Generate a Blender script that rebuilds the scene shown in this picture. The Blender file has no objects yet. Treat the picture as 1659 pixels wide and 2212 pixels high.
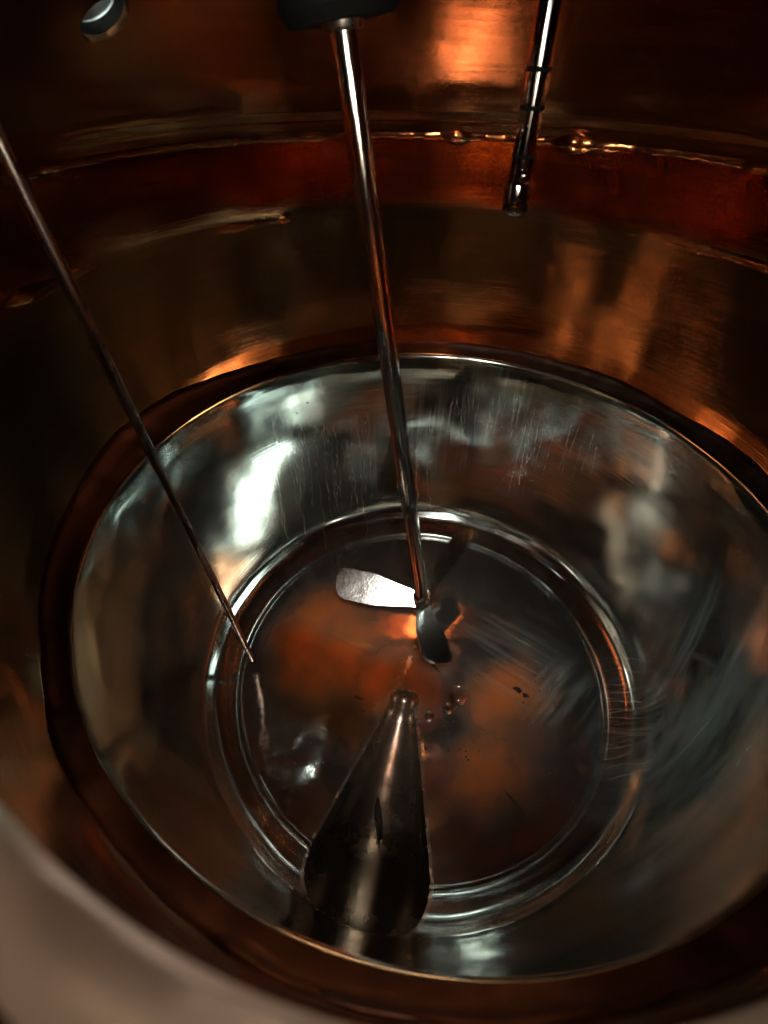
import bpy, bmesh, math, random
from mathutils import Vector, Matrix, noise
from mathutils.bvhtree import BVHTree
random.seed(7)
scene = bpy.context.scene
C = scene.collection
FZ = -0.944                  # height of the bowl floor in layout units
S = 0.6                      # metres per layout unit (one unit = radius of the steel bowl's rim)

# ------------------------------------------------------------------ camera
CAM = Vector((-0.0686, -1.0415, 1.0204))
FWD = Vector((-0.07261403, 0.70733673, -0.70313722))
RGT = Vector((0.9927047, 0.11929577, 0.01749017))
UPV = Vector((-0.09625274, 0.69673759, 0.71083904))
cam_d = bpy.data.cameras.new('camera')
cam = bpy.data.objects.new('camera', cam_d)
C.objects.link(cam)
m = Matrix((RGT, UPV, -FWD)).transposed().to_4x4()
m.translation = CAM * S
cam.matrix_world = m
cam_d.sensor_fit = 'HORIZONTAL'
cam_d.sensor_width = 36.0
cam_d.lens = 36.0 * 1050 / 1659
cam_d.clip_start = 0.005
cam_d.clip_end = 100
cam_d.dof.use_dof = True
cam_d.dof.focus_distance = 1.75 * S
cam_d.dof.aperture_fstop = 4.5
scene.camera = cam

# ------------------------------------------------------------------ light
w = bpy.data.worlds.new('World')
scene.world = w
w.use_nodes = True
bg = w.node_tree.nodes['Background']
bg.inputs[0].default_value = (0.80, 0.92, 0.88, 1)
bg.inputs[1].default_value = 0.08

def area(name, loc, target, sx, sy, power, col):
    d = bpy.data.lights.new(name, 'AREA')
    d.shape = 'RECTANGLE'
    d.size, d.size_y = sx, sy
    d.energy = power
    d.color = col
    o = bpy.data.objects.new(name, d)
    C.objects.link(o)
    o.location = Vector(loc) * S
    v = (Vector(target) - Vector(loc)).normalized()
    o.rotation_euler = v.to_track_quat('-Z', 'Y').to_euler()
    return o
area('cool_fill', (-0.95, -2.6, 2.0), (-0.05, -0.86, 0.93), 0.8, 0.6, 58, (0.84, 1.0, 0.95))  # added lamp, source unseen: broad cool light through the manway
area('wall_fill', (-1.15, -1.75, 2.65), (0.0, -0.86, 0.93), 0.4, 0.4, 42, (0.80, 1.0, 0.94))  # added lamp, aimed to light the film on the right bowl wall
area('streak_fill', (0.25, -3.3, 1.55), (0.0, -0.86, 0.93), 0.16, 0.9, 26, (1.0, 0.92, 0.80))  # added narrow lamp for glints on the seams and far copper
area('streak_fill', (-0.75, -3.1, 1.5), (0.0, -0.86, 0.93), 0.14, 0.8, 30, (1.0, 0.90, 0.76))  # second added narrow lamp, for glows on the left copper wall
area('low_fill', (0.35, -2.9, 0.45), (0.0, -0.86, 0.93), 0.45, 0.4, 150, (1.0, 0.90, 0.76))  # added low lamp that lights the dome so the floor mirrors orange
area('low_fill', (1.1, -2.6, 0.85), (0.0, -0.86, 0.93), 0.4, 0.4, 45, (1.0, 0.90, 0.76))  # second added low lamp, for warm spots in the bowl
area('high_fill', (-0.03, -2.0, 2.3), (-0.03, -0.86, 0.93), 0.40, 0.25, 4, (1.0, 0.93, 0.80))  # added lamp from above, for the bright reflection in the left blade
area('blade_fill', (-0.18, -1.75, 2.4), (-0.03, -0.80, 0.93), 1.2, 0.9, 4.5, (0.95, 1.0, 0.96))  # added soft panel, there to be mirrored pale in the left blade
area('high_fill', (0.05, -1.72, 2.75), (-0.02, -0.80, 0.96), 0.30, 0.30, 30, (1.0, 0.94, 0.84))  # added steep lamp that lights the middle of the floor

vs = scene.view_settings
vs.view_transform = 'Standard'
vs.look = 'None'
vs.exposure = -0.1
vs.gamma = 1.0
vs.use_curve_mapping = False
cy = scene.cycles
cy.max_bounces = 14
cy.glossy_bounces = 14
cy.diffuse_bounces = 4
cy.transmission_bounces = 8
cy.transparent_max_bounces = 12
cy.sample_clamp_indirect = 15.0
cy.sample_clamp_direct = 0
cy.blur_glossy = 0.2
cy.caustics_reflective = True
cy.caustics_refractive = True
cy.use_denoising = True
cy.use_adaptive_sampling = False

# ------------------------------------------------------------------ materials
def mat(name):
    m = bpy.data.materials.new(name)
    m.use_nodes = True
    nt = m.node_tree
    return m, nt, nt.nodes['Principled BSDF'], nt.links

def mapping(nt, scale, kind='Object'):
    tc = nt.nodes.new('ShaderNodeTexCoord')
    mp = nt.nodes.new('ShaderNodeMapping')
    mp.inputs['Scale'].default_value = scale
    nt.links.new(tc.outputs[kind], mp.inputs[0])
    return mp

def noise_n(nt, src, scale, detail=4, rough=0.55, dist=0.0):
    n = nt.nodes.new('ShaderNodeTexNoise')
    n.inputs['Scale'].default_value = scale
    n.inputs['Detail'].default_value = detail
    n.inputs['Roughness'].default_value = rough
    n.inputs['Distortion'].default_value = dist
    nt.links.new(src.outputs[0], n.inputs['Vector'])
    return n

def ramp(nt, src, stops):
    r = nt.nodes.new('ShaderNodeValToRGB')
    e = r.color_ramp.elements
    e[0].position, e[0].color = stops[0][0], stops[0][1]
    e[1].position, e[1].color = stops[-1][0], stops[-1][1]
    for p, c in stops[1:-1]:
        k = e.new(p)
        k.color = c
    nt.links.new(src.outputs[0], r.inputs[0])
    return r

def g(v):
    return (v, v, v, 1)

def metal(name, c1, c2, r1, r2, brush=(1, 1, 60), brush_scale=6, brush_str=0.02, dent=0.03, dent_scale=5, aniso=0.0):
    m, nt, b, L = mat(name)
    b.inputs['Metallic'].default_value = 1
    if aniso:
        tg = nt.nodes.new('ShaderNodeTangent')
        tg.direction_type = 'RADIAL'
        tg.axis = 'Z'
        L.new(tg.outputs[0], b.inputs['Tangent'])
        b.inputs['Anisotropic'].default_value = aniso
        b.inputs['Anisotropic Rotation'].default_value = 0.0
    mp = mapping(nt, (1, 1, 1))
    n = noise_n(nt, mp, 4.0, 6, 0.6, 0.4)
    L.new(ramp(nt, n, [(0.35, (*c1, 1)), (0.68, (*c2, 1))]).outputs[0], b.inputs['Base Color'])
    n2 = noise_n(nt, mp, 9.0, 5, 0.6, 0.2)
    mpb = mapping(nt, brush)
    nb = noise_n(nt, mpb, brush_scale, 3, 0.6)
    mix = nt.nodes.new('ShaderNodeMath')
    mix.operation = 'MULTIPLY'
    L.new(n2.outputs[0], mix.inputs[0])
    L.new(nb.outputs[0], mix.inputs[1])
    L.new(ramp(nt, mix, [(0.12, g(r1)), (0.42, g(r2))]).outputs[0], b.inputs['Roughness'])
    bm1 = nt.nodes.new('ShaderNodeBump')
    bm1.inputs['Strength'].default_value = brush_str
    bm1.inputs['Distance'].default_value = 0.01
    L.new(nb.outputs[0], bm1.inputs['Height'])
    n3 = noise_n(nt, mp, dent_scale, 2, 0.5)
    bm2 = nt.nodes.new('ShaderNodeBump')
    bm2.inputs['Strength'].default_value = dent
    bm2.inputs['Distance'].default_value = 0.1
    L.new(n3.outputs[0], bm2.inputs['Height'])
    L.new(bm1.outputs[0], bm2.inputs['Normal'])
    L.new(bm2.outputs[0], b.inputs['Normal'])
    return m

M_COPPER = metal('copper', (0.40, 0.185, 0.085), (0.50, 0.245, 0.115), 0.09, 0.20, (0.6, 0.6, 22), 7, 0.020, 0.02, 6, aniso=0.6)
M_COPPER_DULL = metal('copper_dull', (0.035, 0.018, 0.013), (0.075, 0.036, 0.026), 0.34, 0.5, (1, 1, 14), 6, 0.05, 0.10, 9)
M_WELD = metal('copper_weld', (0.46, 0.18, 0.065), (0.58, 0.26, 0.11), 0.12, 0.28, (1, 1, 3), 16, 0.1, 0.1, 18)
M_STEEL = metal('steel', (0.36, 0.385, 0.367), (0.46, 0.485, 0.465), 0.07, 0.18, (1, 1, 30), 5, 0.02, 0.03, 4)
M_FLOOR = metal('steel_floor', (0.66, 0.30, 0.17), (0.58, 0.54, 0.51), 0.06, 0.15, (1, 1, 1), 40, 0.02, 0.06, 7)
for nd in M_FLOOR.node_tree.nodes:
    if nd.type == 'TEX_NOISE' and abs(nd.inputs['Scale'].default_value - 4.0) < 1e-4:
        nd.inputs['Scale'].default_value = 3.0
        nd.inputs['Detail'].default_value = 3
M_DRAIN = metal('steel_drain', (0.27, 0.215, 0.17), (0.40, 0.345, 0.29), 0.18, 0.34, (1, 1, 1), 30, 0.04, 0.05, 9)
M_DRAIN.node_tree.nodes['Principled BSDF'].inputs['Metallic'].default_value = 0.88
M_SHAFT = metal('steel_polished', (0.55, 0.54, 0.53), (0.62, 0.61, 0.60), 0.10, 0.2, (30, 30, 0.6), 6, 0.03, 0.0, 5)
M_LANCE = metal('steel_dark', (0.20, 0.19, 0.18), (0.30, 0.29, 0.28), 0.06, 0.14, (30, 30, 0.6), 6, 0.02, 0.0, 5)
M_ROD = metal('steel_stained', (0.22, 0.19, 0.17), (0.32, 0.28, 0.25), 0.2, 0.34, (20, 20, 1), 8, 0.05, 0.0, 5)
M_RIM = metal('tinned_copper', (0.46, 0.37, 0.31), (0.84, 0.70, 0.58), 0.34, 0.6, (1, 1, 1), 20, 0.06, 0.25, 8)

def plain(name, col, rough, metallic=0.0):
    m, nt, b, L = mat(name)
    b.inputs['Base Color'].default_value = (*col, 1)
    b.inputs['Roughness'].default_value = rough
    b.inputs['Metallic'].default_value = metallic
    mp = mapping(nt, (1, 1, 1))
    n = noise_n(nt, mp, 40, 4)
    bm_ = nt.nodes.new('ShaderNodeBump')
    bm_.inputs['Strength'].default_value = 0.08
    bm_.inputs['Distance'].default_value = 0.002
    L.new(n.outputs[0], bm_.inputs['Height'])
    L.new(bm_.outputs[0], b.inputs['Normal'])
    return m
M_CHAR = plain('char', (0.012, 0.010, 0.008), 0.55)
M_SEAL = plain('dark_rubber', (0.003, 0.003, 0.003), 0.75)
M_SEAL.node_tree.nodes['Principled BSDF'].inputs['Specular IOR Level'].default_value = 0.08

def scale_mat(name, col, alpha, nscale):
    m, nt, b, L = mat(name)
    b.inputs['Base Color'].default_value = (*col, 1)
    b.inputs['Roughness'].default_value = 0.6
    mp = mapping(nt, (1, 1, 1))
    n = noise_n(nt, mp, nscale, 4, 0.7)
    L.new(ramp(nt, n, [(0.30, g(0.0)), (0.70, g(alpha))]).outputs[0], b.inputs['Alpha'])
    return m
M_SCALE = scale_mat('lime_scale', (0.50, 0.54, 0.51), 0.55, 45)
M_TRAIL = scale_mat('wipe_film', (0.55, 0.60, 0.57), 0.28, 25)

def glass(name, ior, col=(1, 1, 1), rough=0.0):
    m, nt, b, L = mat(name)
    b.inputs['Base Color'].default_value = (*col, 1)
    b.inputs['Roughness'].default_value = rough
    b.inputs['IOR'].default_value = ior
    b.inputs['Transmission Weight'].default_value = 1
    return m
M_WATER = glass('water', 1.333)
M_FILM = bpy.data.materials.new('water_film')          # a film too thin to bend what lies under it
M_FILM.use_nodes = True
nt_ = M_FILM.node_tree
nt_.nodes.remove(nt_.nodes['Principled BSDF'])
fr = nt_.nodes.new('ShaderNodeFresnel')
fr.inputs[0].default_value = 1.36
tr_ = nt_.nodes.new('ShaderNodeBsdfTransparent')
gl = nt_.nodes.new('ShaderNodeBsdfGlossy')
gl.inputs['Roughness'].default_value = 0.02
at_n = nt_.nodes.new('ShaderNodeAttribute')            # how deep the film stands: thin at the edge
at_n.attribute_name = 'depth'
rc = nt_.nodes.new('ShaderNodeValToRGB')
rc.color_ramp.elements[0].color = (1.0, 0.97, 0.94, 1)
rc.color_ramp.elements[1].color = (0.96, 0.72, 0.52, 1)
nt_.links.new(at_n.outputs['Fac'], rc.inputs[0])
nt_.links.new(rc.outputs[0], tr_.inputs[0])
mxs = nt_.nodes.new('ShaderNodeMixShader')
nt_.links.new(fr.outputs[0], mxs.inputs[0])
nt_.links.new(tr_.outputs[0], mxs.inputs[1])
nt_.links.new(gl.outputs[0], mxs.inputs[2])
nt_.links.new(mxs.outputs[0], nt_.nodes['Material Output'].inputs[0])
M_GLASS, nt, b, L = mat('sight_glass')
b.inputs['IOR'].default_value = 1.45
b.inputs['Roughness'].default_value = 0.35
b.inputs['Transmission Weight'].default_value = 1
L.new(ramp(nt, noise_n(nt, mapping(nt, (1, 1, 1)), 16, 3, 0.6, 0.8), [(0.36, (0.10, 0.11, 0.10, 1)), (0.46, (0.35, 0.40, 0.37, 1)), (0.58, (0.95, 1.0, 0.97, 1))]).outputs[0], b.inputs['Base Color'])


def film(m, layers, polar=True):
    """mineral film dried on the metal: a pale dull layer mixed over it; each layer is (centre, radius, rot, scale_along, scale_across, strength)"""
    nt = m.node_tree
    L = nt.links
    b = nt.nodes['Principled BSDF']
    out = nt.nodes['Material Output']
    tc = nt.nodes.new('ShaderNodeTexCoord')
    sep = nt.nodes.new('ShaderNodeSeparateXYZ')
    L.new(tc.outputs['Object'], sep.inputs[0])
    at = nt.nodes.new('ShaderNodeMath')
    at.operation = 'ARCTAN2'
    L.new(sep.outputs[1], at.inputs[0])
    L.new(sep.outputs[0], at.inputs[1])
    cmb = nt.nodes.new('ShaderNodeCombineXYZ')      # (angle, height, 0): coordinates along the bowl wall
    L.new(at.outputs[0], cmb.inputs[0])
    L.new(sep.outputs[2], cmb.inputs[1])
    def math_(op, a, c):
        n = nt.nodes.new('ShaderNodeMath')
        n.operation = op
        for i, q in enumerate((a, c)):
            if hasattr(q, 'is_linked'):
                L.new(q, n.inputs[i])
            else:
                n.inputs[i].default_value = q
        return n.outputs[0]
    total = None
    for (ctr, rad, rot, sa, sc, st, lo, hi) in layers:
        d = nt.nodes.new('ShaderNodeVectorMath')
        d.operation = 'DISTANCE'
        L.new(tc.outputs['Object'], d.inputs[0])
        d.inputs[1].default_value = tuple(Vector(ctr) * S)
        mr = nt.nodes.new('ShaderNodeMapRange')
        mr.interpolation_type = 'SMOOTHSTEP'
        L.new(d.outputs['Value'], mr.inputs[0])
        mr.inputs[1].default_value = rad * S
        mr.inputs[2].default_value = rad * S * 0.25
        mp = nt.nodes.new('ShaderNodeMapping')
        mp.inputs['Rotation'].default_value = (0, 0, rot)
        mp2 = nt.nodes.new('ShaderNodeMapping')
        mp2.inputs['Scale'].default_value = (sa, sc, 1)
        L.new(cmb.outputs[0] if polar else tc.outputs['Object'], mp.inputs[0])
        L.new(mp.outputs[0], mp2.inputs[0])
        n = noise_n(nt, mp2, 1.0, 5, 0.62, 0.06)
        r = ramp(nt, n, [(lo, g(0)), (hi, g(1))])
        v = math_('MULTIPLY', mr.outputs[0], r.outputs[0])
        v = math_('MULTIPLY', v, st)
        total = v if total is None else math_('MAXIMUM', total, v)
    dif = nt.nodes.new('ShaderNodeBsdfDiffuse')
    dif.inputs[0].default_value = (0.50, 0.56, 0.53, 1)
    mx = nt.nodes.new('ShaderNodeMixShader')
    L.new(total, mx.inputs[0])
    L.new(b.outputs[0], mx.inputs[1])
    L.new(dif.outputs[0], mx.inputs[2])
    L.new(mx.outputs[0], out.inputs[0])
film(M_STEEL, [((0.93, -0.22, -0.45), 0.50, math.radians(28), 1.0, 22, 0.10, 0.44, 0.74),
               ((0.93, -0.28, -0.50), 0.58, math.radians(-50), 1.2, 15, 0.38, 0.46, 0.72),
               ((0.90, -0.40, -0.60), 0.75, math.radians(-30), 1.5, 6, 0.30, 0.36, 0.72),
               ((-0.15, 0.95, -0.40), 0.45, 0, 70, 2.0, 0.26, 0.50, 0.72),
               ((0.20, 0.96, -0.20), 0.30, 0, 60, 2.5, 0.20, 0.50, 0.72),
               ((0.0, 0.0, -1.05), 1.02, 0, 6, 14, 0.36, 0.28, 0.75),
               ((0.83, -0.10, -0.89), 0.30, 0, 40, 3, 0.16, 0.46, 0.70)])
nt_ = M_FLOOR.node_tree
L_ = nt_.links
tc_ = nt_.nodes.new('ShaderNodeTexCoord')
wn = nt_.nodes.new('ShaderNodeTexNoise')               # orange reflections of the copper, painted into the floor as soft patches
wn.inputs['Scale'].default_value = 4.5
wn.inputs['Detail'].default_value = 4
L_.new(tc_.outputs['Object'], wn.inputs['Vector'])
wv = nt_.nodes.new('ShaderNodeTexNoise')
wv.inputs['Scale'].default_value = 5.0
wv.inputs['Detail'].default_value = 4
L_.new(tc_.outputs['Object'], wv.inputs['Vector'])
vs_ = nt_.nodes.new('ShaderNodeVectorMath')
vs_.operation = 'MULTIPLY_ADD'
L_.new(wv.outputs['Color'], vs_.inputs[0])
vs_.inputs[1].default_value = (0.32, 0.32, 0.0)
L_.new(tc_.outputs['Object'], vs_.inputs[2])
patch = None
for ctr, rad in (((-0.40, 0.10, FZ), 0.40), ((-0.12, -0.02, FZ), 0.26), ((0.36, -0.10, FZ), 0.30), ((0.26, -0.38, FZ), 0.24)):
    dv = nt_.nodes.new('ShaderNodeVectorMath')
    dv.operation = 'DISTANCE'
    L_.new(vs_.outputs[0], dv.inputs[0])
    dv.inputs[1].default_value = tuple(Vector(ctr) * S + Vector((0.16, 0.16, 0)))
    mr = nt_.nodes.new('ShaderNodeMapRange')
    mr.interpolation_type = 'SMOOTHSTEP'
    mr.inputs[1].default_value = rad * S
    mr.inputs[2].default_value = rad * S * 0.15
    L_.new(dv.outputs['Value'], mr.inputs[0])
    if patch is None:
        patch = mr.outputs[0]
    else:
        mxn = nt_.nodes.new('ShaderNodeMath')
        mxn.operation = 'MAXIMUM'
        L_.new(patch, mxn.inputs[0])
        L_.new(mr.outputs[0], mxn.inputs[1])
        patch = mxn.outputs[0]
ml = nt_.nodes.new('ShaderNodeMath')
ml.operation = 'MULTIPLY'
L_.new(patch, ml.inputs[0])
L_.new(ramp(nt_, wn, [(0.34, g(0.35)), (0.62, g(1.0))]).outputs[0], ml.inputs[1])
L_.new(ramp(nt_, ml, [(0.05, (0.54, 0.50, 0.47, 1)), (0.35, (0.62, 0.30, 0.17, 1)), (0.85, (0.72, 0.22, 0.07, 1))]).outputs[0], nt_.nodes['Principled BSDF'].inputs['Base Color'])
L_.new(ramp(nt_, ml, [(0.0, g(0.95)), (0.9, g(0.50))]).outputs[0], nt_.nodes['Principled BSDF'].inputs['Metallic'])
film(M_FLOOR, [((0.40, 0.12, -0.94), 0.34, 0.5, 4, 40, 0.22, 0.45, 0.75),
               ((0.60, -0.05, -0.94), 0.26, -0.9, 5, 45, 0.26, 0.45, 0.75)], polar=False)

# ------------------------------------------------------------------ helpers
def link(o, parent=None):
    C.objects.link(o)
    if parent:
        o.parent = parent
    return o

def tag(o, label=None, cat=None, group=None, kind=None):
    for k, v in (('label', label), ('category', cat), ('group', group), ('kind', kind)):
        if v:
            o[k] = v
    return o

def empty(name, loc=(0, 0, 0)):
    o = bpy.data.objects.new(name, None)
    o.empty_display_size = 0.05
    C.objects.link(o)
    return o

def build(name, verts, faces, material, parent=None, smooth=True, sharp=None):
    me = bpy.data.meshes.new(name)
    me.from_pydata([tuple(Vector(v) * S) for v in verts], [], faces)
    me.update()
    if smooth:
        me.shade_smooth()
        if sharp:
            me.set_sharp_from_angle(angle=math.radians(sharp))
    me.materials.append(material)
    return link(bpy.data.objects.new(name, me), parent)

def frame(axis):
    a = Vector(axis).normalized()
    t = Vector((1, 0, 0)) if abs(a.x) < 0.8 else Vector((0, 1, 0))
    u = a.cross(t).normalized()
    return a, u, a.cross(u)

def lathe(profile, n=128, origin=(0, 0, 0), axis=(0, 0, 1), closed=False, caps=(False, False), wob=None):
    """profile: (radius, height) pairs along the axis"""
    a, u, v = frame(axis) if tuple(axis) != (0, 0, 1) else (Vector((0, 0, 1)), Vector((1, 0, 0)), Vector((0, 1, 0)))
    o = Vector(origin)
    V, F = [], []
    for (r, h) in profile:
        for k in range(n):
            t = 2 * math.pi * k / n
            rr = r + (wob(r, h, t) if wob else 0)
            V.append(o + a * h + (u * math.cos(t) + v * math.sin(t)) * rr)
    m_ = len(profile)
    for i in range(m_ if closed else m_ - 1):
        j = (i + 1) % m_
        for k in range(n):
            k2 = (k + 1) % n
            F.append((i * n + k, i * n + k2, j * n + k2, j * n + k))
    if caps[0]:
        F.append(tuple(range(n))[::-1])
    if caps[1]:
        F.append(tuple((m_ - 1) * n + k for k in range(n)))
    return V, F

def fix_normals(o):
    b = bmesh.new()
    b.from_mesh(o.data)
    bmesh.ops.recalc_face_normals(b, faces=b.faces)
    if b.calc_volume(signed=True) < 0:
        bmesh.ops.reverse_faces(b, faces=b.faces)
    b.to_mesh(o.data)
    b.free()
    return o

def smooth_profile(pts, n):
    """Catmull-Rom through (r, z) points"""
    out = []
    P = [pts[0]] + list(pts) + [pts[-1]]
    for i in range(1, len(P) - 2):
        for k in range(n):
            t = k / n
            q = []
            for c in (0, 1):
                p0, p1, p2, p3 = P[i-1][c], P[i][c], P[i+1][c], P[i+2][c]
                q.append(0.5 * ((2*p1) + (-p0+p2)*t + (2*p0-5*p1+4*p2-p3)*t*t + (-p0+3*p1-3*p2+p3)*t**3))
            out.append(tuple(q))
    out.append(tuple(pts[-1]))
    return out

def cut(o, cutters, self_=False):
    for c in cutters:
        md = o.modifiers.new('cut', 'BOOLEAN')
        md.operation = 'DIFFERENCE'
        md.solver = 'EXACT'
        md.use_self = self_
        md.object = c
    bpy.context.view_layer.update()
    dg = bpy.context.evaluated_depsgraph_get()
    me = bpy.data.meshes.new_from_object(o.evaluated_get(dg))
    o.modifiers.clear()
    o.data = me
    me.shade_smooth()
    me.set_sharp_from_angle(angle=math.radians(35))
    return o

def ray_dir(px, py):
    return (FWD + RGT * ((px - 829.5) / 1050) - UPV * ((py - 1106) / 1050))

def at_t(px, py, t):
    return CAM + ray_dir(px, py) * t

# ------------------------------------------------------------------ the still pot
FZ = -0.944
pot = empty('copper_still')
tag(pot, 'copper still pot seen inside, with polished steel bowl bottom', 'still')

def wob_cu(r, h, t):
    p = Vector((math.cos(t) * 2.2, math.sin(t) * 2.2, h * 0.8))
    return 0.008 * noise.noise(p) + 0.0045 * noise.noise(p * 2.6) + 0.0012 * noise.noise(p * 6)

def shell(inner, th):
    """closed profile with outer wall at a constant offset"""
    outer = []
    for i, (r, z) in enumerate(inner):
        a = inner[max(0, i-1)]
        b = inner[min(len(inner)-1, i+1)]
        d = Vector((b[0]-a[0], b[1]-a[1])).normalized()
        outer.append((max(r + d.y * th, 0.001), z - d.x * th))
    return list(inner) + outer[::-1]

# copper wall and dome, bottom to top
wall_prof = [(1.022, -0.030), (1.034, 0.004), (1.045, 0.03), (1.055, 0.06), (1.070, 0.12), (1.086, 0.22), (1.096, 0.34), (1.098, 0.45),
             (1.095, 0.52), (1.093, 0.56), (1.092, 0.64), (1.091, 0.71), (1.089, 0.755)]
dome_prof = [(1.087, 0.775), (1.06, 0.80), (1.045, 0.812), (1.02, 0.845), (0.95, 0.905), (0.86, 0.98), (0.74, 1.065), (0.60, 1.145), (0.42, 1.22),
             (0.22, 1.27), (0.02, 1.285)]
wp = smooth_profile(wall_prof, 5)
dp = smooth_profile(dome_prof, 6)
V, F = lathe(shell(wp, 0.02), 160, closed=True, wob=wob_cu)
wall = fix_normals(build('wall', V, F, M_COPPER, pot))
V, F = lathe(shell(dp, 0.02), 160, closed=True, wob=wob_cu)
dome = fix_normals(build('dome', V, F, M_COPPER, pot))

# manway: a short neck through the shoulder, the camera looks in through it
MD = 0.20
MC = CAM + FWD * MD + RGT * (MD * (1150 - 829.5) / 1050) + UPV * (MD * (1106 - 760) / 1050)
MR = MD * 1573 / 1050
MAX = -FWD
V, F = lathe([(MR, -0.25), (MR, 0.4)], 96, MC, MAX, caps=(True, True))
cut_man = fix_normals(build('cutter', V, F, M_COPPER))
SP = None
for k in range(60, 180):           # sight port: where the shoulder is met
    q = at_t(222, 36, k / 100)
    rq = math.hypot(q.x, q.y)
    zs = next((z0 + (z1 - z0) * (rq - r0) / (r1 - r0) for (r0, z0), (r1, z1) in zip(dp[:-1], dp[1:]) if r1 <= rq <= r0), None)
    if zs is not None and q.z >= zs:
        SP = q
        break
SA = Vector((-0.58, 0.28, 0.77)).normalized()
V, F = lathe([(0.054, -0.3), (0.054, 0.3)], 48, SP, SA, caps=(True, True))
cut_sight = fix_normals(build('cutter', V, F, M_COPPER))
sl = area('cool_fill', SP + SA * 0.45, SP, 0.25, 0.2, 3.0, (0.86, 1.0, 0.96))  # added lamp outside the port, brightens the pane
cut(wall, [cut_man])
cut(dome, [cut_man, cut_sight])

V, F = lathe([(MR + 0.03, 0.02), (MR + 0.028, -0.012), (MR + 0.014, -0.022), (MR + 0.002, -0.014), (MR - 0.003, 0.0), (MR, 0.02), (MR + 0.002, 0.09), (MR + 0.004, 0.20),
              (MR + 0.02, 0.215), (MR + 0.05, 0.215), (MR + 0.05, 0.19), (MR + 0.03, 0.18)], 128, MC, MAX, closed=True)
fix_normals(build('manway_neck', V, F, M_RIM, pot, sharp=50))

V, F = lathe([(0.066, 0.012), (0.066, 0.12), (0.053, 0.12), (0.053, 0.012)], 64, SP, SA, closed=True)
port = fix_normals(build('sight_port', V, F, M_SEAL, pot, sharp=40))
V, F = lathe([(0.0528, 0.034), (0.0528, 0.042)], 64, SP, SA, caps=(True, True))
fix_normals(build('pane', V, F, M_GLASS, port, sharp=40))

# weld seams: lumpy beads
def bead(name, r, z, w_, h_, material, parent, lump=0.5, n=720, lumps=()):
    angs = []
    for px, py, wd in lumps:
        d = ray_dir(px, py)
        q = CAM + d * ((z - CAM.z) / d.z)
        angs.append((math.atan2(q.y, q.x), wd))
    V, F = [], []
    for k in range(n):
        t = 2 * math.pi * k / n
        q = Vector((math.cos(t) * 11, math.sin(t) * 11, z * 9))
        a = max(0.12, 0.75 + lump * 1.5 * noise.noise(q))
        gs = sum(math.exp(-(((t - an + math.pi) % (2 * math.pi) - math.pi) / wd) ** 2) for an, wd in angs)
        a *= 1 + 1.6 * gs
        dz = 0.006 * noise.noise(q * 0.35 + Vector((5, 1, 2)))
        for j in range(7):
            s = j / 6 * 2 - 1
            rr = r + 0.003 - h_ * a * (1 - s * s) * (0.9 + 0.25 * noise.noise(q * 2.3 + Vector((0, 0, j * 0.4))))
            V.append((rr * math.cos(t), rr * math.sin(t), z + dz + s * w_ * (0.7 + 0.55 * a)))
    for k in range(n):
        k2 = (k + 1) % n
        for j in range(6):
            F.append((k * 7 + j, k2 * 7 + j, k2 * 7 + j + 1, k * 7 + j + 1))
    return build(name, V, F, material, parent)
bead('weld_seam', 1.097, 0.537, 0.014, 0.007, M_WELD, pot, lumps=((520, 495, 0.07), (60, 630, 0.05), (640, 486, 0.02)))
bead('weld_seam', 1.091, 0.768, 0.016, 0.009, M_WELD, pot, lumps=((985, 272, 0.05), (700, 302, 0.03), (1290, 285, 0.12)))

# dull lap strip of copper above the steel rim, with an uneven upper edge
V, F = [], []
n = 360
for k in range(n):
    t = 2 * math.pi * k / n
    q = Vector((math.cos(t) * 3, math.sin(t) * 3, 0))
    top = 0.042 + 0.014 * noise.noise(q) + 0.006 * noise.noise(q * 4)
    left = max(0, math.cos(t - math.radians(168))) ** 8
    top += 0.05 * left
    for j, (f, off) in enumerate(((0, 0.0), (0.35, 0.005), (0.7, 0.006), (0.96, 0.004), (1.0, -0.002))):
        zz = 0.003 + top * f
        e = min(1.0, f / 0.5)
        rw = next((r0 + (r1 - r0) * (zz - z0) / (z1 - z0) for (r0, z0), (r1, z1) in zip(wp[:-1], wp[1:]) if z0 <= zz <= z1), 1.09) + wob_cu(0, zz, t)
        rr = 1.0035 * (1 - e) + rw * e - off + 0.003 * e * noise.noise(q * 2 + Vector((0, 0, zz * 20)))
        V.append((rr * math.cos(t), rr * math.sin(t), zz))
for k in range(n):
    k2 = (k + 1) % n
    for j in range(4):
        F.append((k * 5 + j, k2 * 5 + j, k2 * 5 + j + 1, k * 5 + j + 1))
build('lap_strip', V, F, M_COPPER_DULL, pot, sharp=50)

# steel bowl
bowl_pts = [(1.045, 0.004), (1.012, 0.006), (1.000, 0.000), (0.995, -0.020), (0.992, -0.08), (0.989, -0.18), (0.981, -0.32), (0.966, -0.48), (0.941, -0.64),
            (0.920, -0.74), (0.895, -0.83), (0.868, -0.868), (0.842, -0.890), (0.80, -0.912), (0.775, -0.926), (0.762, -0.942), (0.70, -0.944)]
bp = smooth_profile(bowl_pts, 7)
def wob_st(r, h, t):
    p = Vector((math.cos(t) * 1.6, math.sin(t) * 1.6, h * 1.5 + 7))
    f = min(1.0, max(0.0, -h / 0.05)) * min(1.0, max(0, (r - 0.8) / 0.08))
    return f * (0.009 * noise.noise(p) + 0.0035 * noise.noise(p * 3.3))
V, F = lathe(shell(bp, -0.005), 256, closed=True, wob=wob_st)
bowl = fix_normals(build('steel_bowl', V, F, M_STEEL, pot))
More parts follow.
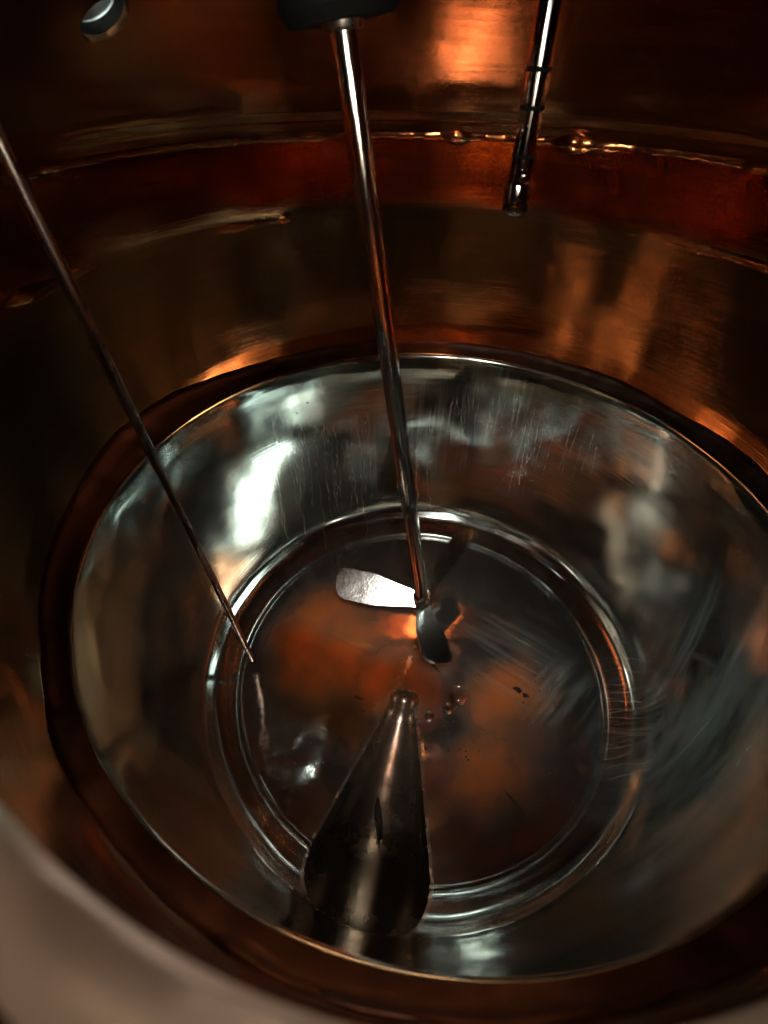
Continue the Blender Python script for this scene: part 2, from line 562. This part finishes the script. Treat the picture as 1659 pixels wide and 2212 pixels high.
# floor disc, slightly uneven, laid inside the bowl
rs = [0.757, 0.752] + [0.74 - 0.02 * i for i in range(37)] + [0.006]
n = 192
def floor_z(x, y):
    r = math.hypot(x, y)
    q = Vector((x * 2.6, y * 2.6, 3.3))
    f = min(1.0, max(0.0, (0.74 - r) / 0.12))
    return FZ + 0.002 + f * (0.012 * noise.noise(q) + 0.003 * noise.noise(q * 2.3))
V, F = [], []
for i, r in enumerate(rs):
    for k in range(n):
        t = 2 * math.pi * k / n
        x, y = r * math.cos(t), r * math.sin(t)
        V.append((x, y, floor_z(x, y) if i else FZ - 0.01))
for i in range(len(rs) - 1):
    for k in range(n):
        k2 = (k + 1) % n
        F.append((i * n + k, i * n + k2, (i + 1) * n + k2, (i + 1) * n + k))
F.append(tuple((len(rs) - 1) * n + k for k in range(n)))
nb = len(V)
V += [Vector(v) + Vector((0, 0, -0.02)) for v in V[:nb]]
F += [tuple(nb + i for i in f[::-1]) for f in F[:]]
for k in range(n):
    F.append((k, nb + k, nb + (k + 1) % n, (k + 1) % n))
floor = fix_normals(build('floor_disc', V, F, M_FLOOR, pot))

# drain trough: a half cone pressed into the floor that runs out under the wall
T0 = Vector((-0.050, -0.10, FZ + 0.012))
T1 = Vector((-0.172, -1.15, FZ - 0.105))
ta, tu, tv = frame(T1 - T0)
TL = (T1 - T0).length
def trough_r(s):
    return 0.03 + 0.206 * min(1, s / 0.66) ** 0.95
prof = [(0.004, 0.0), (0.03, 0.004), (0.05, 0.02), (0.062, 0.05)] + [(trough_r(s), s) for s in [0.08 + 0.045 * i for i in range(13)]] + [(0.237, 0.68), (0.238, 0.75), (0.238, 0.9), (0.238, 1.1), (0.238, 1.4), (0.20, 1.48), (0.01, 1.5)]
V, F = lathe(prof, 72, T0, T1 - T0, caps=(True, True))
cut_tr = fix_normals(build('cutter', V, F, M_STEEL))
cut(bowl, [cut_tr], True)
cut(floor, [cut_tr])
V, F = lathe(shell([(r + 0.001, s) for r, s in prof], -0.012), 72, T0, T1 - T0, closed=True)
# keep only the part of the cone that lies outside the bowl
tr = fix_normals(build('drain_trough', V, F, M_DRAIN, pot))
inside = [(r + 0.0025, z - 0.0015) for r, z in bp]
inside = [(0.004, 0.3), (1.0, 0.3)] + [q for q in inside if q[0] < 1.0025] + [(0.004, FZ - 0.0015)]
V, F = lathe(inside, 192, caps=(True, True))
cut_in = fix_normals(build('cutter', V, F, M_STEEL))
cut(tr, [cut_in])

# bead ring round the floor
V, F = [], []
n = 300
gap0, gap1 = math.radians(244.5), math.radians(276.0)
pts = [gap1 + (2 * math.pi - (gap1 - gap0)) * k / n for k in range(n + 1)]
for t in pts:
    for j in range(10):
        a = 2 * math.pi * j / 10
        rr = 0.763 + 0.007 * math.cos(a)
        V.append((rr * math.cos(t), rr * math.sin(t), FZ + 0.003 + 0.007 * math.sin(a)))
for k in range(n):
    for j in range(10):
        F.append((k * 10 + j, (k + 1) * 10 + j, (k + 1) * 10 + (j + 1) % 10, k * 10 + (j + 1) % 10))
build('floor_bead', V, F, M_STEEL, pot)

for c in (cut_man, cut_sight, cut_tr, cut_in):
    bpy.data.objects.remove(c)

# ------------------------------------------------------------------ agitator
HUB = Vector((-0.0203, 0.2162, -0.744))
TOPP = at_t(741, 58, 0.92)
ax = (TOPP - HUB).normalized()
agi = empty('agitator')
tag(agi, 'steel agitator with long inclined shaft and three-bladed propeller', 'agitator')
SL = (TOPP - HUB).length
def tube(name, p, d, prof, material, parent, n=40, caps=(True, True), sharp=35):
    V, F = lathe(prof, n, p, d, caps=caps)
    return fix_normals(build(name, V, F, material, parent, sharp=sharp))
tube('shaft', HUB, ax, [(0.028, 0.02), (0.028, SL + 0.02)], M_SHAFT, agi)
tube('hub', HUB, ax, [(0.018, -0.066), (0.0255, -0.062), (0.027, -0.052), (0.029, -0.03), (0.038, -0.026), (0.038, 0.030), (0.035, 0.036), (0.027, 0.038)], M_SHAFT, agi)
tube('shaft_collar', TOPP, ax, [(0.028, -0.006), (0.036, -0.005), (0.039, 0.0), (0.039, 0.03), (0.03, 0.04)], M_ROD, agi)
tube('bearing_housing', TOPP + ax * 0.008, ax, [(0.03, 0.0), (0.10, 0.0), (0.115, 0.02), (0.115, 0.30)], M_SEAL, agi, 64)

def blade(name, phi, length, pitch, width):
    """flat blade from the hub: a rounded plate, pitched about its own radius"""
    _, u, v = frame(ax)
    rad = u * math.cos(phi) + v * math.sin(phi)
    tan = ax.cross(rad).normalized()
    wdir = (tan * math.cos(pitch) + ax * math.sin(pitch)).normalized()
    nrm = rad.cross(wdir).normalized()
    rad = (rad + ax * 0.215).normalized()
    nrm = rad.cross(wdir).normalized()
    c_ = (CAM - HUB).normalized()
    N = 14
    prof_ = []
    for i in range(N + 1):
        s = i / N
        half = width * (0.46 + 0.54 * min(1, s / 0.62) ** 1.1)
        prof_.append((s, half))
    top = [(0.015 + length * 0.86 * s, h * 0.92) for s, h in prof_]
    bot = [(0.015 + length * 0.86 * s, -h * 1.05) for s, h in prof_]
    arc = []
    L0 = 0.015 + length * 0.86
    for i in range(1, 10):
        a = math.pi / 2 - math.pi * i / 10
        arc.append((L0 + length * 0.14 * math.cos(a) ** 0.8, width * (0.985 * math.sin(a) - 0.06)))
    poly = top + arc + bot[::-1]
    V, F = [], []
    th = 0.0035
    for sgn in (1, -1):
        for (x, y) in poly:
            tw = 0.02 * (x - 0.1)
            V.append(HUB + ax * (-0.012) + rad * x + wdir * y + nrm * (sgn * th + tw * y * 2.0))
    P = len(poly)
    F.append(tuple(range(P)))
    F.append(tuple(P + i for i in range(P))[::-1])
    for i in range(P):
        j = (i + 1) % P
        F.append((i, i + P, j + P, j))
    o = build(name, V, F, M_SHAFT, agi, smooth=False)
    return fix_normals(o)
BL = []
_, u_, v_ = frame(ax)
def phi_of(px, py):
    """angle round the shaft of the point seen at a pixel, at the propeller's height"""
    d = ray_dir(px, py)
    t = (HUB - CAM).dot(ax) / d.dot(ax)
    q = CAM + d * t - HUB
    return math.atan2(q.dot(v_), q.dot(u_)), q.length
for (px, py), wd, pt in (((745, 1280), 0.070, math.radians(-34)), ((950, 1440), 0.070, math.radians(-34)), ((1003, 1175), 0.070, math.radians(-34))):
    ph, ln = phi_of(px, py)
    BL.append(blade('blade', ph, ln * 1.06, pt, wd))

# ------------------------------------------------------------------ dip rod and probe
rod_b = Vector((-0.7126, -0.0862, -0.8844))
rod_t = at_t(0, 310, 0.76)
rd = (rod_t - rod_b).normalized()
rod = empty('dip_rod')
tag(rod, 'thin dark steel dip rod slanting down the left of the bowl', 'rod')
RL = (rod_t - rod_b).length
tube('stem', rod_b, rd, [(0.0118, 0.03), (0.0128, RL + 0.04)], M_ROD, rod, 24)
tube('tip', rod_b, rd, [(0.008, -0.002), (0.0116, 0.002), (0.0118, 0.03)], M_ROD, rod, 24)

pb = Vector((0.0905, 0.35, 0.709))
pt_ = Vector((0.0865, 0.35, 1.30))
pd = (pt_ - pb).normalized()
probe = empty('spray_lance')
tag(probe, 'steel spray lance hanging from the dome with a round capped nozzle', 'lance')
tube('tube', pb, pd, [(0.0255, 0.055), (0.0255, 0.60)], M_LANCE, probe, 48)
tube('nozzle_cap', pb, pd, [(0.004, -0.004), (0.020, -0.002), (0.028, 0.004), (0.0315, 0.014), (0.0318, 0.03), (0.0318, 0.062), (0.030, 0.066), (0.0255, 0.068)], M_LANCE, probe, 48, sharp=60)
for s in (0.115, 0.20, 0.262):
    tube('joint_ring', pb + pd * s, pd, [(0.0256, -0.004), (0.0268, -0.002), (0.0268, 0.002), (0.0256, 0.004)], M_SEAL, probe, 48, caps=(False, False))

# ------------------------------------------------------------------ the phone at the manway
ph = empty('phone')
tag(ph, 'black phone held at the manway, mirrored dark in the bowl', 'phone')
def slab(name, c, hx, hy, hz, rad, material, parent):
    pts = []
    for sx, sy, a0 in ((1, 1, 0), (-1, 1, 90), (-1, -1, 180), (1, -1, 270)):
        for i in range(7):
            a = math.radians(a0 + 15 * i)
            pts.append((sx * (hx - rad) + rad * math.cos(a), sy * (hy - rad) + rad * math.sin(a)))
    V, F = [], []
    for dz, k in ((-hz, 0.96), (-hz * 0.6, 1.0), (hz * 0.6, 1.0), (hz, 0.96)):
        V += [c + RGT * (x * k) + UPV * (y * k) + FWD * dz for x, y in pts]
    P = len(pts)
    for j in range(3):
        for i in range(P):
            F.append((j * P + i, j * P + (i + 1) % P, (j + 1) * P + (i + 1) % P, (j + 1) * P + i))
    F.append(tuple(range(P)))
    F.append(tuple(3 * P + i for i in range(P)))
    return fix_normals(build(name, V, F, material, parent, sharp=40))
PCN = CAM - FWD * 0.024 - UPV * 0.088 + RGT * 0.035
slab('body', PCN, 0.062, 0.124, 0.007, 0.016, M_SEAL, ph)

# ------------------------------------------------------------------ details found on the surfaces
bpy.context.view_layer.update()
dg = bpy.context.evaluated_depsgraph_get()
def tree_of(objs):
    vv, ff = [], []
    for o in objs:
        k = len(vv)
        vv += [o.matrix_world @ x.co for x in o.data.vertices]
        ff += [tuple(k + i for i in p.vertices) for p in o.data.polygons]
    return BVHTree.FromPolygons(vv, ff)
T_BOWL = tree_of([bowl, floor, tr])
def hit(px, py, tree=None):
    d = ray_dir(px, py)
    r = (tree or T_BOWL).ray_cast(CAM * S, d)
    if r[0] is None:
        return None, None
    n_ = r[1]
    if n_.dot(d) > 0:
        n_ = -n_
    return r[0] / S, n_


def ribbon(V, F, path, width, lift=0.0012, taper=True):
    """a thin flat strip lying on the surface under a pixel path"""
    pts = [hit(*p) for p in path]
    pts = [p for p in pts if p[0] is not None]
    if len(pts) < 3:
        return
    k0 = len(V)
    m_ = len(pts)
    for i, (p, nn) in enumerate(pts):
        a = pts[max(0, i - 1)][0]
        b_ = pts[min(m_ - 1, i + 1)][0]
        if (b_ - a).length > 0.25:
            return
        sd = (b_ - a).cross(nn)
        if sd.length < 1e-6:
            sd = Vector((1, 0, 0))
        sd.normalize()
        wd = width * (0.08 + 0.92 * math.sin(math.pi * (i + 0.5) / m_) ** 0.7)
        wd *= 0.75 + 0.5 * random.random()
        V.append(p + nn * lift - sd * wd * 0.5)
        V.append(p + nn * lift + sd * wd * 0.5)
    for i in range(m_ - 1):
        F.append((k0 + 2 * i, k0 + 2 * i + 1, k0 + 2 * i + 3, k0 + 2 * i + 2))

def path(p0, p1, n=20, wig=3.0, freq=0.06, seed=0.0):
    out = []
    dx, dy = p1[0] - p0[0], p1[1] - p0[1]
    ln = math.hypot(dx, dy)
    nx, ny = -dy / ln, dx / ln
    for i in range(n + 1):
        s_ = i / n
        o = wig * (noise.noise(Vector((s_ * ln * freq, seed * 7.3, 0.5))) + 0.5 * noise.noise(Vector((s_ * ln * freq * 2.7, seed * 3.1, 4.5))))
        out.append((p0[0] + dx * s_ + nx * o, p0[1] + dy * s_ + ny * o))
    return out

# dried drips down the far wall
V, F = [], []
for k in range(62):
    x0 = random.choice([random.uniform(575, 800), random.uniform(680, 940), random.uniform(925, 1125)])
    if x0 > 935:
        y0, ln = 842 + random.uniform(0, 14), random.uniform(40, 110)
    else:
        y0, ln = random.uniform(860, 960) + (820 - x0) * 0.08, random.uniform(60, 230)
    lean = (x0 - 905) * -0.14
    ribbon(V, F, path((x0, y0), (x0 + lean * ln / 250, y0 + ln), 34, 6.0, 0.045, k), random.uniform(0.0016, 0.0042))
for k in range(16):
    x0 = random.uniform(1130, 1330)
    ribbon(V, F, path((x0, random.uniform(880, 960)), (x0 - random.uniform(15, 45), random.uniform(1000, 1090)), 20, 2, 0.05, k + 90), random.uniform(0.0015, 0.003))
tag(build('dried_drips', V, F, M_SCALE, bowl), 'pale dried drip trails', kind='stuff')

# pale radial trails on the sloping band right of the floor, and wipe marks up the right wall
V, F = [], []
for k in range(15):
    y0 = 1425 + k * 18.4 + random.uniform(-5, 5)
    x0 = 1296 - abs(1560 - y0) ** 2 * 0.0006 + random.uniform(0, 30)
    x1 = 1400 + random.uniform(-45, 15)
    ribbon(V, F, path((x0, y0), (x1, y0 + (1560 - y0) * 0.12 - 8), 24, 6.5, 0.03, k + 200), random.uniform(0.002, 0.0055))
tag(build('dried_trails', V, F, M_TRAIL, bowl), 'pale dried mineral trails', kind='stuff')
# char flakes and specks lying in the bowl
def flake(V, F, px, py, sx, sy, ang=0.0, lift=0.004):
    p, nn = hit(px, py)
    if p is None:
        return None
    a, u, v = frame(nn)
    # align to the picture's right and up for the given angle
    u = (RGT - nn * RGT.dot(nn)).normalized()
    v = nn.cross(u)
    k0 = len(V)
    N = 12
    sd = random.uniform(0, 50)
    for ring, (f, h) in enumerate(((1.0, 0.0), (0.8, 1.0), (0.35, 1.2))):
        for i in range(N):
            t = 2 * math.pi * i / N
            rr = f * (1 + 0.75 * noise.noise(Vector((math.cos(t) * 1.8 + sd, math.sin(t) * 1.8, 0))))
            x, y = sx * rr * math.cos(t), sy * rr * math.sin(t)
            x, y = x * math.cos(ang) - y * math.sin(ang), x * math.sin(ang) + y * math.cos(ang)
            V.append(p + u * x + v * y + nn * (h * lift * (1 + 0.5 * noise.noise(Vector((x * 90, y * 90, sd)))) - 0.0005))
    for ring in range(2):
        for i in range(N):
            j = (i + 1) % N
            F.append((k0 + ring * N + i, k0 + ring * N + j, k0 + (ring + 1) * N + j, k0 + (ring + 1) * N + i))
    F.append(tuple(k0 + 2 * N + i for i in range(N)))
    return p

def single(name, label, px, py, sx, sy, ang, lift=0.004):
    V, F = [], []
    if flake(V, F, px, py, sx, sy, ang, lift) is None:
        return
    tag(build(name, V, F, M_CHAR, smooth=False), label, 'residue', 'char flakes in the bowl')
single('char_flake', 'long black char clump lying in the drain trough', 818, 1768, 0.019, 0.085, 0.12, 0.012)
single('char_flake', 'black char flake on the orange floor right of the propeller', 1118, 1490, 0.020, 0.011, -0.4)
single('char_flake', 'smaller char flake touching the larger flake on the floor', 1136, 1502, 0.014, 0.010, -0.5)
single('char_flake', 'thin dark curved char sliver below the propeller blade', 940, 1442, 0.006, 0.034, 0.75)
single('char_flake', 'dark thread of residue on the grey floor near the bead', 1112, 1735, 0.006, 0.072, 0.62, 0.002)
single('char_flake', 'dark char crumb on the floor beside the water drops', 966, 1582, 0.009, 0.016, 0.2)
single('char_flake', 'round char crumb on the floor near the right bead', 1187, 1670, 0.011, 0.009, 0.2)
single('char_flake', 'tiny char crumb stuck on the floor bead', 1236, 1745, 0.010, 0.008, 0.2)
single('char_flake', 'small char crumb on the far knuckle behind the shaft', 846, 1124, 0.012, 0.010, 0.2)
single('char_flake', 'flat dark flake on the red floor left of the trough', 775, 1508, 0.022, 0.008, -0.3, 0.002)
V, F = [], []
for k in range(46):
    x0, y0 = random.choice([(random.gauss(655, 35), random.gauss(1640, 45)), (random.gauss(980, 30), random.gauss(1600, 45)), (random.uniform(600, 1200), random.uniform(1250, 1800)), (random.gauss(700, 60), random.gauss(1010, 60))])
    q = random.uniform(0.0022, 0.0055)
    flake(V, F, x0, y0, q, q * random.uniform(0.6, 1.3), random.uniform(0, 3), 0.0015)
tag(build('char_specks', V, F, M_CHAR, smooth=False), 'fine black char specks scattered over the bowl', 'residue', kind='stuff')

# water left on the floor: a thin puddle by the trough and a few loose drops
poly = [(560, 1430), (590, 1355), (640, 1335), (710, 1370), (760, 1398), (830, 1415), (890, 1418), (930, 1435), (960, 1462), (1000, 1480), (1020, 1505),
        (1005, 1532), (960, 1545), (922, 1553), (906, 1532), (872, 1512), (838, 1530), (806, 1585), (760, 1640), (690, 1595), (610, 1560), (555, 1505)]
def puddle(poly, label, depth=0.0085):
    pl = []
    for p in poly:
        d = ray_dir(*p)
        t = (FZ + 0.004 - CAM.z) / d.z
        pl.append(((CAM + d * t).x, (CAM + d * t).y))
    def inside_d(x, y):
        ins = False
        best = 9
        m_ = len(pl)
        for i in range(m_):
            x1, y1 = pl[i]
            x2, y2 = pl[(i + 1) % m_]
            if (y1 > y) != (y2 > y) and x < (x2 - x1) * (y - y1) / (y2 - y1) + x1:
                ins = not ins
            dx, dy = x2 - x1, y2 - y1
            s_ = max(0, min(1, ((x - x1) * dx + (y - y1) * dy) / (dx * dx + dy * dy)))
            best = min(best, math.hypot(x - x1 - s_ * dx, y - y1 - s_ * dy))
        return best if ins else -best
    V, F, idx, D, dep = [], [], {}, {}, []
    h = 0.009
    x_min, x_max = min(p[0] for p in pl) - 0.03, max(p[0] for p in pl) + 0.03
    y_min, y_max = min(p[1] for p in pl) - 0.03, max(p[1] for p in pl) + 0.03
    nx, ny = int((x_max - x_min) / h), int((y_max - y_min) / h)
    for i in range(nx + 1):
        for j in range(ny + 1):
            D[i, j] = inside_d(x_min + i * h, y_min + j * h)
    for i in range(nx):
        for j in range(ny):
            q = [(i, j), (i + 1, j), (i + 1, j + 1), (i, j + 1)]
            if max(D[k] for k in q) < -0.006 or math.hypot(x_min + i * h, y_min + j * h) > 0.735:
                continue
            f = []
            for k in q:
                if k not in idx:
                    x, y = x_min + k[0] * h, y_min + k[1] * h
                    d = D[k] + 0.012 * noise.noise(Vector((x * 7, y * 7, 1))) + 0.002 * noise.noise(Vector((x * 22, y * 22, 4)))
                    e = max(0.0, min(1.0, (d + 0.004) / 0.05))
                    idx[k] = len(V)
                    dep.append(max(0.0, min(1.0, (d + 0.03 * noise.noise(Vector((x * 6, y * 6, 2)))) / 0.08)))
                    V.append((x, y, floor_z(x, y) - 0.002 + depth * math.sqrt(e * (2 - e)) + 0.002 * e * noise.noise(Vector((x * 5, y * 5, 9)))))
                f.append(idx[k])
            F.append(tuple(f))
    o = build('puddle', V, F, M_FILM)
    att = o.data.attributes.new('depth', 'FLOAT', 'POINT')
    att.data.foreach_set('value', dep)
    tag(o, label, 'puddle')
puddle(poly, 'thin clear puddle between the dip rod tip and the drain trough')

def drop(px, py, r, sq, label):
    p, nn = hit(px, py)
    V, F = lathe([(r, -0.002), (r * 0.98, r * 0.25 * sq), (r * 0.85, r * 0.55 * sq), (r * 0.6, r * 0.82 * sq), (r * 0.3, r * 0.96 * sq), (r * 0.05, r * sq)], 28, p, nn, caps=(True, True),
                 wob=lambda a, h_, t: a * 0.18 * noise.noise(Vector((math.cos(t) * 1.5 + px, math.sin(t) * 1.5, 0))))
    tag(fix_normals(build('water_drop', V, F, M_WATER)), label, 'water drop', 'water drops on the floor')
drop(990, 1505, 0.042, 0.55, 'largest clear water drop on the floor by the trough tip')
drop(968, 1532, 0.024, 0.6, 'water drop between the largest and smallest floor drops')
drop(928, 1549, 0.020, 0.7, 'small bright water drop at the right lip of the trough')

def bead_drop(s_, ang, r, label):
    a, u, v = frame(pd)
    c = pb + pd * s_ + (u * math.cos(ang) + v * math.sin(ang)) * 0.0255
    o = (u * math.cos(ang) + v * math.sin(ang))
    V, F = lathe([(r, -0.002), (r * 0.95, r * 0.3), (r * 0.7, r * 0.7), (r * 0.3, r * 0.95), (r * 0.03, r)], 20, c, o, caps=(True, True))
    tag(fix_normals(build('water_drop', V, F, M_WATER)), label, 'water drop', 'water drops on the lance')
a_, u_l, v_l = frame(pd)
toc = (CAM - pb)
ang0 = math.atan2(toc.dot(v_l), toc.dot(u_l))
bead_drop(0.085, ang0 + 0.15, 0.008, 'clear bead of water just above the lance nozzle cap')
bead_drop(0.165, ang0 - 0.25, 0.007, 'clear bead of water higher up the lance tube')
